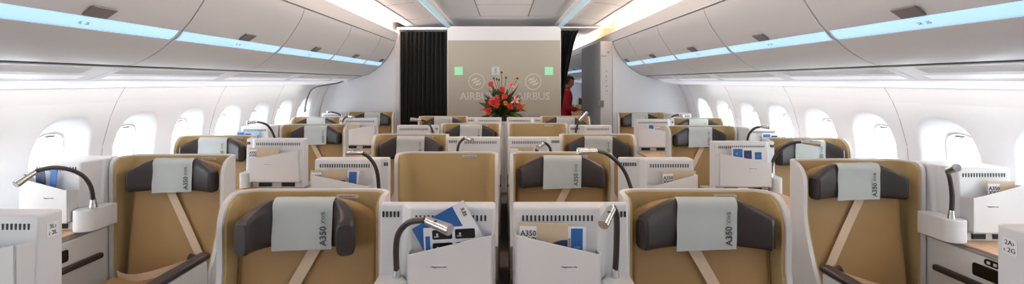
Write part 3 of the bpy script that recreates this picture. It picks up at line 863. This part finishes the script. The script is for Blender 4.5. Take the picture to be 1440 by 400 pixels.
# ------------------------------------------------------------------ papers standing in the pockets
def brochure(xc, yf, label, w_=.15, h_=.215, tilt=0, dy=0, cover='beigep', z0=.803, design='a350', group='papers in the seat pockets', lines=('A350', 'XWB')):
    """stands in a pocket whose housing front is at yf; leans back a little"""
    t = thing('brochure', label, 'brochure', (xc, yf-.026+dy, z0), (-.055, tilt, 0), group)
    bk = part('cover', MB().box((-w_/2, -.002, 0), (w_/2, .002, h_), .0006, 1), M[cover], t)
    F_ = lambda nm, m, a, b_, c, d: part(nm, MB().box((a, -.0030, b_), (c, -.0019, d)), M[m], bk)
    if design == 'a350':
        F_('white_panel', 'paper', -w_/2+.004, .03, -w_/2+.062, h_-.012)
        for k, s_ in enumerate(lines): lettering(s_, .025, bk, (-w_/2+.034, -.0034, h_-.036-.022*k), m='ink', name='title', bold=True)
        mb = MB(); pts = [(w_*.06, h_-.085)]
        for i in range(9):
            u = i/8; pts.append((w_*.06+(w_*.42)*u, h_-.078+.022*math.sin(PI*.55*u)))
        pts.append((w_*.48, h_-.105)); pts.append((w_*.06, h_-.105))
        mb.prism(pts, 'y', -.0032, -.0019); part('picture', mb, M['navy'], bk)
    elif design == 'safety':
        F_('blue_band', 'blue', -w_/2+.006, .0, -w_/2+.022, h_-.028)
        mb = MB(); fr = MB(); fi = MB()
        for i in range(2):
            for j in range(3):
                x = -w_/2+.030+.078*i; z = h_-.024-.044*j
                mb.prism(arc_poly(x, x+.068, z-.016, z+.016, .005), 'y', -.0034, -.0019)
                fi.box((x+.014, -.0042, z-.004), (x+.020, -.0033, z+.004)); fi.box((x+.006, -.0042, z-.008), (x+.022, -.0033, z-.006))
        pc = part('pictures', mb, M['black'], bk); part('picture_detail', fi, M['paleg'], pc)
        lettering('SAFETY ON BOARD', .009, bk, (w_/2-.010, -.0034, h_*.62), (PI/2, PI/2, 0), 'navy', 'title')
    elif design == 'blue':
        F_('white_band', 'paper', w_/2-.044, .0, w_/2, h_)
        lettering('ILES', .017, bk, (w_/2-.018, -.0034, h_-.036), (PI/2, PI/2+.1, 0), 'ink', 'title', True)
    elif design == 'strip':
        F_('blue_band', 'blue', -w_/2+.010, .0, w_/2-.012, h_-.006)
        lettering('A350 XWB', .010, bk, (-w_/2+.005, -.0034, h_*.75), (PI/2, -PI/2, 0), 'ink', 'title')
        lettering('A350', .010, bk, (0, -.0036, h_*.72), (PI/2, 0, 0), 'sky', 'subtitle')
    elif design == 'three':
        for k in range(3):
            o = F_('picture', ('blue', 'navy', 'blue')[k], -w_/2+.010+.078*k, h_-.078-.004*k, -w_/2+.010+.078*k+(.068, .056, .048)[k], h_-.010-.012*k)
            F_('picture_detail', 'sky', -w_/2+.026+.078*k, h_-.052-.004*k, -w_/2+.044+.078*k, h_-.040-.012*k)
    elif design == 'dark':
        F_('picture', 'navy', -w_/2+.004, .04, w_/2-.004, h_-.006)
    return t
fc = YC[0]-DB
brochure(-.131, fc, 'blue brochure with white band sticking up tilted from the left foreground pocket', .203, .20, -.515, .010, 'blue', z0=.918, design='blue')
brochure(-.172, fc, 'white card with black pictures leaning in the left foreground pocket', .185, .250, -.05, -.004, 'paper', design='safety')
brochure(.130, fc, 'beige booklet with white title panel in the right foreground pocket', .172, .262, .02, 0, 'beigep')
brochure(.245, fc, 'white leaflet with blue band in the right foreground pocket', .062, .250, .02, -.003, 'paper', design='strip')
fc = YC[1]-DB
brochure(-.985, fc, 'beige booklet in the second row pocket beside the left aisle', .20, .250, .0, 0, 'beigep', lines=('A350',))
brochure(-.850, fc, 'white leaflet with navy and blue bands, second row pocket beside the left aisle', .065, .248, .02, -.003, 'paper', design='strip')
brochure(.985, fc, 'beige booklet in the second row pocket beside the right aisle', .19, .245, -.03, 0, 'beigep')
fc = YC[2]-DB
brochure(.135, fc, 'beige booklet in the third row pocket right of the centre gap', .18, .240, .0, 0, 'beigep', lines=('A350',))
brochure(.238, fc, 'pale leaflet in the third row pocket right of the centre gap', .05, .236, .08, -.003, 'paper', design='strip')
fl = YL[1]-DB; fr_ = YR[1]-DB
brochure(-1.82, fl, 'beige booklet in the aisle console pocket of the left window column', .23, .245, .0, 0, 'beigep')
brochure(1.77, fr_, 'white sheet with three blue pictures in the right aisle console pocket', .26, .272, .0, 0, 'paper', design='three')
brochure(-1.83, YL[3]-DB, 'beige booklet in the farther aisle console pocket, left window column', .24, .235, 0, 0, 'beigep')
brochure(1.85, YR[3]-DB, 'beige booklet in the farther aisle console pocket, right window column', .22, .235, 0, 0, 'beigep', lines=('A350',))
brochure(1.70, YR[3]-DB, 'white leaflet beside a booklet in the farther right aisle pocket', .075, .250, 0, -.003, 'paper', design='strip')
brochure(-1.785, YL[0]-1.083-DB, 'pale photo booklet in the pocket at the lower left corner', .16, .245, 0, 0, 'paper', design='dark')
brochure(-2.475, YL[0]-DB, 'dark leaflet standing upright in the pocket by the nearest left window', .05, .275, -.12, 0, 'navy', design='none')
brochure(-2.435, YL[0]-DB, 'blue leaflet standing in the pocket by the nearest left window', .035, .280, .03, -.004, 'blue', design='none')
brochure(2.50, YR[0]-DB, 'beige booklet in the pocket by the nearest right window', .14, .245, 0, 0, 'beigep')
brochure(-2.50, YL[2]-DB, 'pale blue card in the pocket by the third left seat', .22, .262, 0, 0, 'sky', design='three')
brochure(2.52, YR[2]-DB, 'pale card in the pocket by the third right seat', .20, .262, 0, 0, 'paper', design='three')

# ------------------------------------------------------------------ bouquet in front of the divider
cab = thing('low_cabinet', 'low white cabinet in front of the taupe divider carrying the bouquet', 'cabinet', (0, 7.2, 0))
part('carcass', MB().box((-.55, -.25, .0), (.55, .25, .955), .012), M['white'], cab)
part('top', MB().box((-.57, -.27, .956), (.57, .27, .985), .008), M['white'], cab)
part('door', MB().box((-.53, -.262, .06), (-.006, -.251, .94), .004), M['white'], cab)
part('door', MB().box((.006, -.262, .06), (.53, -.251, .94), .004), M['white'], cab)
fl = thing('flower_arrangement', 'large bouquet of coral carnations, pink lilies and green leaves before the divider', 'bouquet', (-.03, 7.12, .986))
part('pot', MB().lathe([(.05,0),(.075,.004),(.085,.06),(.09,.10),(.08,.10),(.07,.085)]), M['stem'], fl)
KF = 7.1/F
def fpos(px, py, y=0): return Vector(((px-711.5)*KF, y, (172-py)*KF+.0))
def leaf(mb, base, tip, width, bend=.2):
    d = tip-base; L = d.length; side = d.cross(Vector((random.uniform(-1,1), random.uniform(-1,1), .6))).normalized(); nrm = side.cross(d).normalized()
    rows = []
    for i in range(6):
        u = i/5; wv = width*math.sin(PI*min(1, u*.93+.05))**.8
        c = base+d*u+nrm*bend*L*(u-u*u)
        rows.append([c-side*wv, c+nrm*wv*.25, c+side*wv])
    mb.quadgrid(rows)
fol, fol2 = MB(), MB()
C0 = Vector((0, 0, .13))
for i in range(230):
    a = random.uniform(0, 2*PI); e = random.uniform(-.25, 1.25); R = random.uniform(.16, .34)*(1.0 if e > .5 else 1.05)
    tip = C0+Vector((R*math.cos(a)*math.cos(e)*1.02, R*math.sin(a)*math.cos(e)*.7, R*math.sin(e)*1.15))
    if tip.z < .01: tip.z = .015
    base = C0+(tip-C0)*random.uniform(.05, .35)
    leaf(fol if random.random() < .85 else fol2, base, tip, random.uniform(.020, .042), random.uniform(-.25, .3))
for (px, py, w_) in ((690,124,.018),(686,133,.016),(695,118,.014),(735,120,.014),(740,135,.016),(681,147,.03),(744,148,.026),(700,163,.03),(733,162,.03),(690,160,.025),(742,158,.02)):
    for k in range(3): leaf(fol if py < 140 else (fol2 if k == 0 else fol), C0+Vector((0,-.05,0)), fpos(px+random.uniform(-3,3), py+random.uniform(-3,3), random.uniform(-.15,.05)), w_, random.uniform(-.1,.2))
part('foliage', fol, M['leaf'], fl); part('pale_foliage', fol2, M['leaf2'], fl)
def stem_to(p, parent):
    q = C0.lerp(p, .5)+Vector((0, 0, .02)); part('stem', MB().tube(smooth([C0, q, p], 4), .0035, 6), M['stem'], parent)
def carnation(px, py, y, r=.042):
    p = fpos(px, py, y); mb = MB()
    for i in range(26):
        a = i*2.39996; rr = r*math.sqrt((i+.5)/26)
        d = Vector((math.cos(a)*rr, -.35*r*(1-(rr/r)**2)-.3*r, math.sin(a)*rr))
        leaf(mb, p+d*.15, p+d*1.12+Vector((random.uniform(-.004,.004), -.006, random.uniform(-.004,.004))), r*.30, .3)
    mb.sphere(p, r*.72, 2, (1,.6,1))
    o = part('carnation', mb, M['coral'], fl); stem_to(p, o)
for c in ((696,120,-.08),(711.5,127,-.18),(715,136.5,-.24),(697,145,-.24),(704,147.5,-.26),(722.5,150,-.25),(736,151.5,-.18),(693,157,-.2),(705,142,-.2)): carnation(*c, .054 if c[1] > 130 else .046)
def lily(px, py, y, r=.07):
    p = fpos(px, py, y); mb = MB()
    for i in range(6):
        a = PI/6+i*PI/3; leaf(mb, p, p+Vector((r*math.cos(a), -.035, r*math.sin(a))), r*.26, -.35)
    o = part('lily', mb, M['pink'], fl); stem_to(p, o)
    part('lily_heart', MB().sphere(p+Vector((0,-.02,0)), .013, 2), M['coral'], o)
for c in ((724,121,-.16),(729,142,-.26),(705,136,-.2),(687,155,-.18),(698,139,-.2)): lily(*c, .068 if c[0] > 710 else .045)
def gerbera(px, py, y, r=.036, dark=True):
    p = fpos(px, py, y); mb = MB()
    for i in range(14):
        a = i*2*PI/14; leaf(mb, p, p+Vector((r*math.cos(a), -.008, r*math.sin(a))), r*.17, -.1)
    o = part('gerbera', mb, M['yellow'], fl); stem_to(p, o)
    part('gerbera_heart', MB().sphere(p+Vector((0,-.008,0)), r*.42, 2, (1,.5,1)), M['stem' if dark else 'leaf2'], o)
for c in ((711,103.5,-.05),(733,112,-.05),(716,145.5,-.27),(742,149,-.15)): gerbera(*c, dark=c[1] < 130)
for c in ((700,112),(704,113),(717,111),(707,114)):
    p = fpos(c[0], c[1], -.04); o = part('bud', MB().sphere(p, .013, 2, (1,1,1.4)), M['stem'], fl); stem_to(p, o)

# ------------------------------------------------------------------ the next cabin: a seat, its console and a crew member
seat(1.95, 14.0, 1, 'lone tan seat of the next cabin seen past the crew member in red', 'seats of the next cabin')
console(1.95-.80, .45, 1, 13.6, 'white console of the next cabin beside its lone seat', 'consoles of the next cabin', lamp=[Vector((1.42,13.65,.86)), Vector((1.45,13.65,1.05)), Vector((1.56,13.65,1.13)), Vector((1.68,13.63,1.08))], head=(Vector((1.68,13.63,1.08)), Vector((1.75,13.6,1.04))), armrest=False, controls=False)

def melted(name, fill, m, parent=None):
    """one continuous surface melted from overlapping closed volumes; only the outer skin is kept"""
    mb = MB(); fill(mb); me = bpy.data.meshes.new('tmp'); mb.bm.to_mesh(me); mb.bm.free()
    o = bpy.data.objects.new('tmp', me); COL.objects.link(o)
    rm = o.modifiers.new('melt', 'REMESH'); rm.mode = 'VOXEL'; rm.voxel_size = .0045
    sm = o.modifiers.new('smooth', 'SMOOTH'); sm.factor = .5; sm.iterations = 3
    bpy.context.view_layer.update()
    me2 = bpy.data.meshes.new_from_object(o.evaluated_get(bpy.context.evaluated_depsgraph_get()))
    bpy.data.objects.remove(o)
    bm = bmesh.new(); bm.from_mesh(me2); seen = set(); isl = []
    for v in bm.verts:
        if v in seen: continue
        st = [v]; seen.add(v); cur = []
        while st:
            q = st.pop(); cur.append(q)
            for e in q.link_edges:
                r = e.other_vert(q)
                if r not in seen: seen.add(r); st.append(r)
        isl.append(cur)
    isl.sort(key=len, reverse=True)
    bmesh.ops.delete(bm, geom=[v for c in isl[1:] for v in c], context='VERTS')
    bm.to_mesh(me2); bm.free(); me2.name = name
    me2.polygons.foreach_set('use_smooth', [True]*len(me2.polygons))
    return link(name, me2, m, parent)
def body_shapes(mb):
    # skull, jaw, nose and ears, melted into the body's one surface
    T = Matrix.Translation((.085, 0, 1.545)) @ Matrix.Rotation(math.radians(18), 4, 'Y')
    for c, r in (((0,0,.015),(.098,.078,.105)), ((.030,0,-.050),(.060,.056,.062)), ((.094,0,-.022),(.016,.012,.022)), ((.080,0,.028),(.018,.050,.012)), ((-.012,0,-.075),(.050,.050,.06))):
        mb.sphere(c, 1, 3, r, T)
    for s in (-1, 1): mb.sphere((-.005, .079*s, -.012), 1, 2, (.018,.010,.030), T)
    for s in (-1, 1):      # palms and five bent fingers each
        mb.tube(smooth([(.025,.17*s,1.355), (.022,.200*s,1.22), (.024,.213*s,1.10), (.10,.182*s,1.065), (.20,.145*s,1.052), (.275,.117*s,1.05)], 4), [.043]*4+[.042]*4+[.041]*4+[.038]*4+[.028]*4+[.024], 14)
        mb.sphere((.282, .115*s, 1.05), 1, 3, (.044, .039, .014))
        for k in range(4):
            y = .115*s+.0195*(k-1.5); l = (.000, .008, .010, -.004)[k if s > 0 else 3-k]
            mb.tube([(.295, y, 1.052), (.325, y, 1.050), (.347+l*.6, y, 1.040), (.360+l, y, 1.018)], [.0085, .0085, .008, .0065], 10)
        mb.tube([(.262, .115*s-.026*s, 1.053), (.288, .115*s-.046*s, 1.052), (.312, .115*s-.052*s, 1.046)], [.011, .0095, .008], 10)
    ring = lambda data, n=28: [[(cx+rx*math.cos(2*PI*k/n), ry*math.sin(2*PI*k/n), z) for k in range(n)] for cx, rx, ry, z in data]
    mb.loft(ring([(0,.10,.145,.84),(0,.112,.158,.92),(.006,.100,.132,1.04),(.014,.108,.142,1.16),(.020,.112,.158,1.27),(.026,.095,.160,1.34),(.034,.062,.10,1.395),(.045,.050,.054,1.43),(.060,.050,.050,1.49)]))
    for s in (-1, 1):
        mb.tube([(.0,.080*s,.90), (.004,.086*s,.78), (.013,.094*s,.50), (-.006,.096*s,.34), (-.018,.099*s,.10), (-.016,.10*s,.05)], [.086,.082,.056,.054,.036,.034], 16)
        mb.sphere((.045,.108*s,.040), 1, 3, (.10,.040,.030))
def crew():
    # standing, turned to the right (+x), head bowed over what the hands do; x forward, y sideways
    t = thing('person', 'person with black hair in a red top standing beyond the divider, head bowed right', 'person', (1.08, 9.0, 0))
    body = melted('body', body_shapes, M['skin'], t)
    T = Matrix.Translation((.085, 0, 1.545)) @ Matrix.Rotation(math.radians(18), 4, 'Y')
    mb = MB()
    for s in (-1, 1): mb.sphere((.0905, .031*s, .004), .0085, 2, (.5,1.2,.6), T)
    part('eyes', mb, M['hair'], body)
    part('lips', MB().sphere((.082, 0, -.062), .012, 2, (.6,1.7,.45), T), M['coral'], body)
    hb = bmesh.new(); bmesh.ops.create_icosphere(hb, subdivisions=4, radius=1)
    for v in hb.verts:
        c = v.co.copy(); n_ = 1+noise.noise(c*4)*.05
        p = Vector((c.x*.108*n_-.004, c.y*.090*n_, c.z*.124*n_+.006))
        if c.x > .15 and c.z < .42: p = Vector((c.x*.070-.004, c.y*.060, .042+.02*c.z))      # open for the face
        elif c.z < -.35: p = Vector((c.x*.085-.01, c.y*.070, -.040+.01*c.z))                  # cropped at the nape
        v.co = p
    bmesh.ops.transform(hb, matrix=T, verts=hb.verts)
    part('hair', MB().merge(hb), M['hair'], t)
    def rings(data, n=28): return [[(cx+rx*math.cos(2*PI*k/n), cy+ry*math.sin(2*PI*k/n), z) for k in range(n)] for cx, cy, rx, ry, z in data]
    part('vest', MB().loft(rings([(.0,0,.142,.174,.88),(.006,0,.130,.160,1.00),(.015,0,.128,.160,1.14),(.022,0,.135,.178,1.26),(.028,0,.118,.170,1.34),(.035,0,.080,.115,1.40),(.045,0,.060,.07,1.425)])), M['red'], t)
    mb = MB()
    for s in (-1, 1):
        mb.tube(smooth([(.026,.15*s,1.365), (.024,.19*s,1.25), (.02,.216*s,1.10), (.10,.180*s,1.07), (.20,.145*s,1.052)], 5), [.062]*5+[.058]*5+[.054]*5+[.045]*5+[.038], 16)
    mb.loft(rings([(.045,0,.066,.07,1.405),(.055,0,.060,.062,1.45)]))
    for s in (-1, 1): mb.sphere((.027, .152*s, 1.348), .088, 3, (.95,.85,.80))
    part('shirt', mb, M['red'], t)
    mb = MB(); mb.loft(rings([(0,0,.122,.158,.80),(0,0,.120,.152,.93),(0.004,0,.112,.142,.98)]))
    for s in (-1, 1): mb.loft(rings([(-.018,.10*s,.062,.062,.07),(-.008,.097*s,.070,.068,.32),(.012,.094*s,.076,.072,.50),(.0,.082*s,.098,.088,.84)]))
    part('trousers', mb, M['trouser'], t)
    mb = MB()
    for s in (-1, 1): mb.box((-.06,.065*s if s > 0 else -.155,.002), (.20,.155 if s > 0 else -.065,.075), .025, 3)
    part('shoes', mb, M['black'], t)
crew()
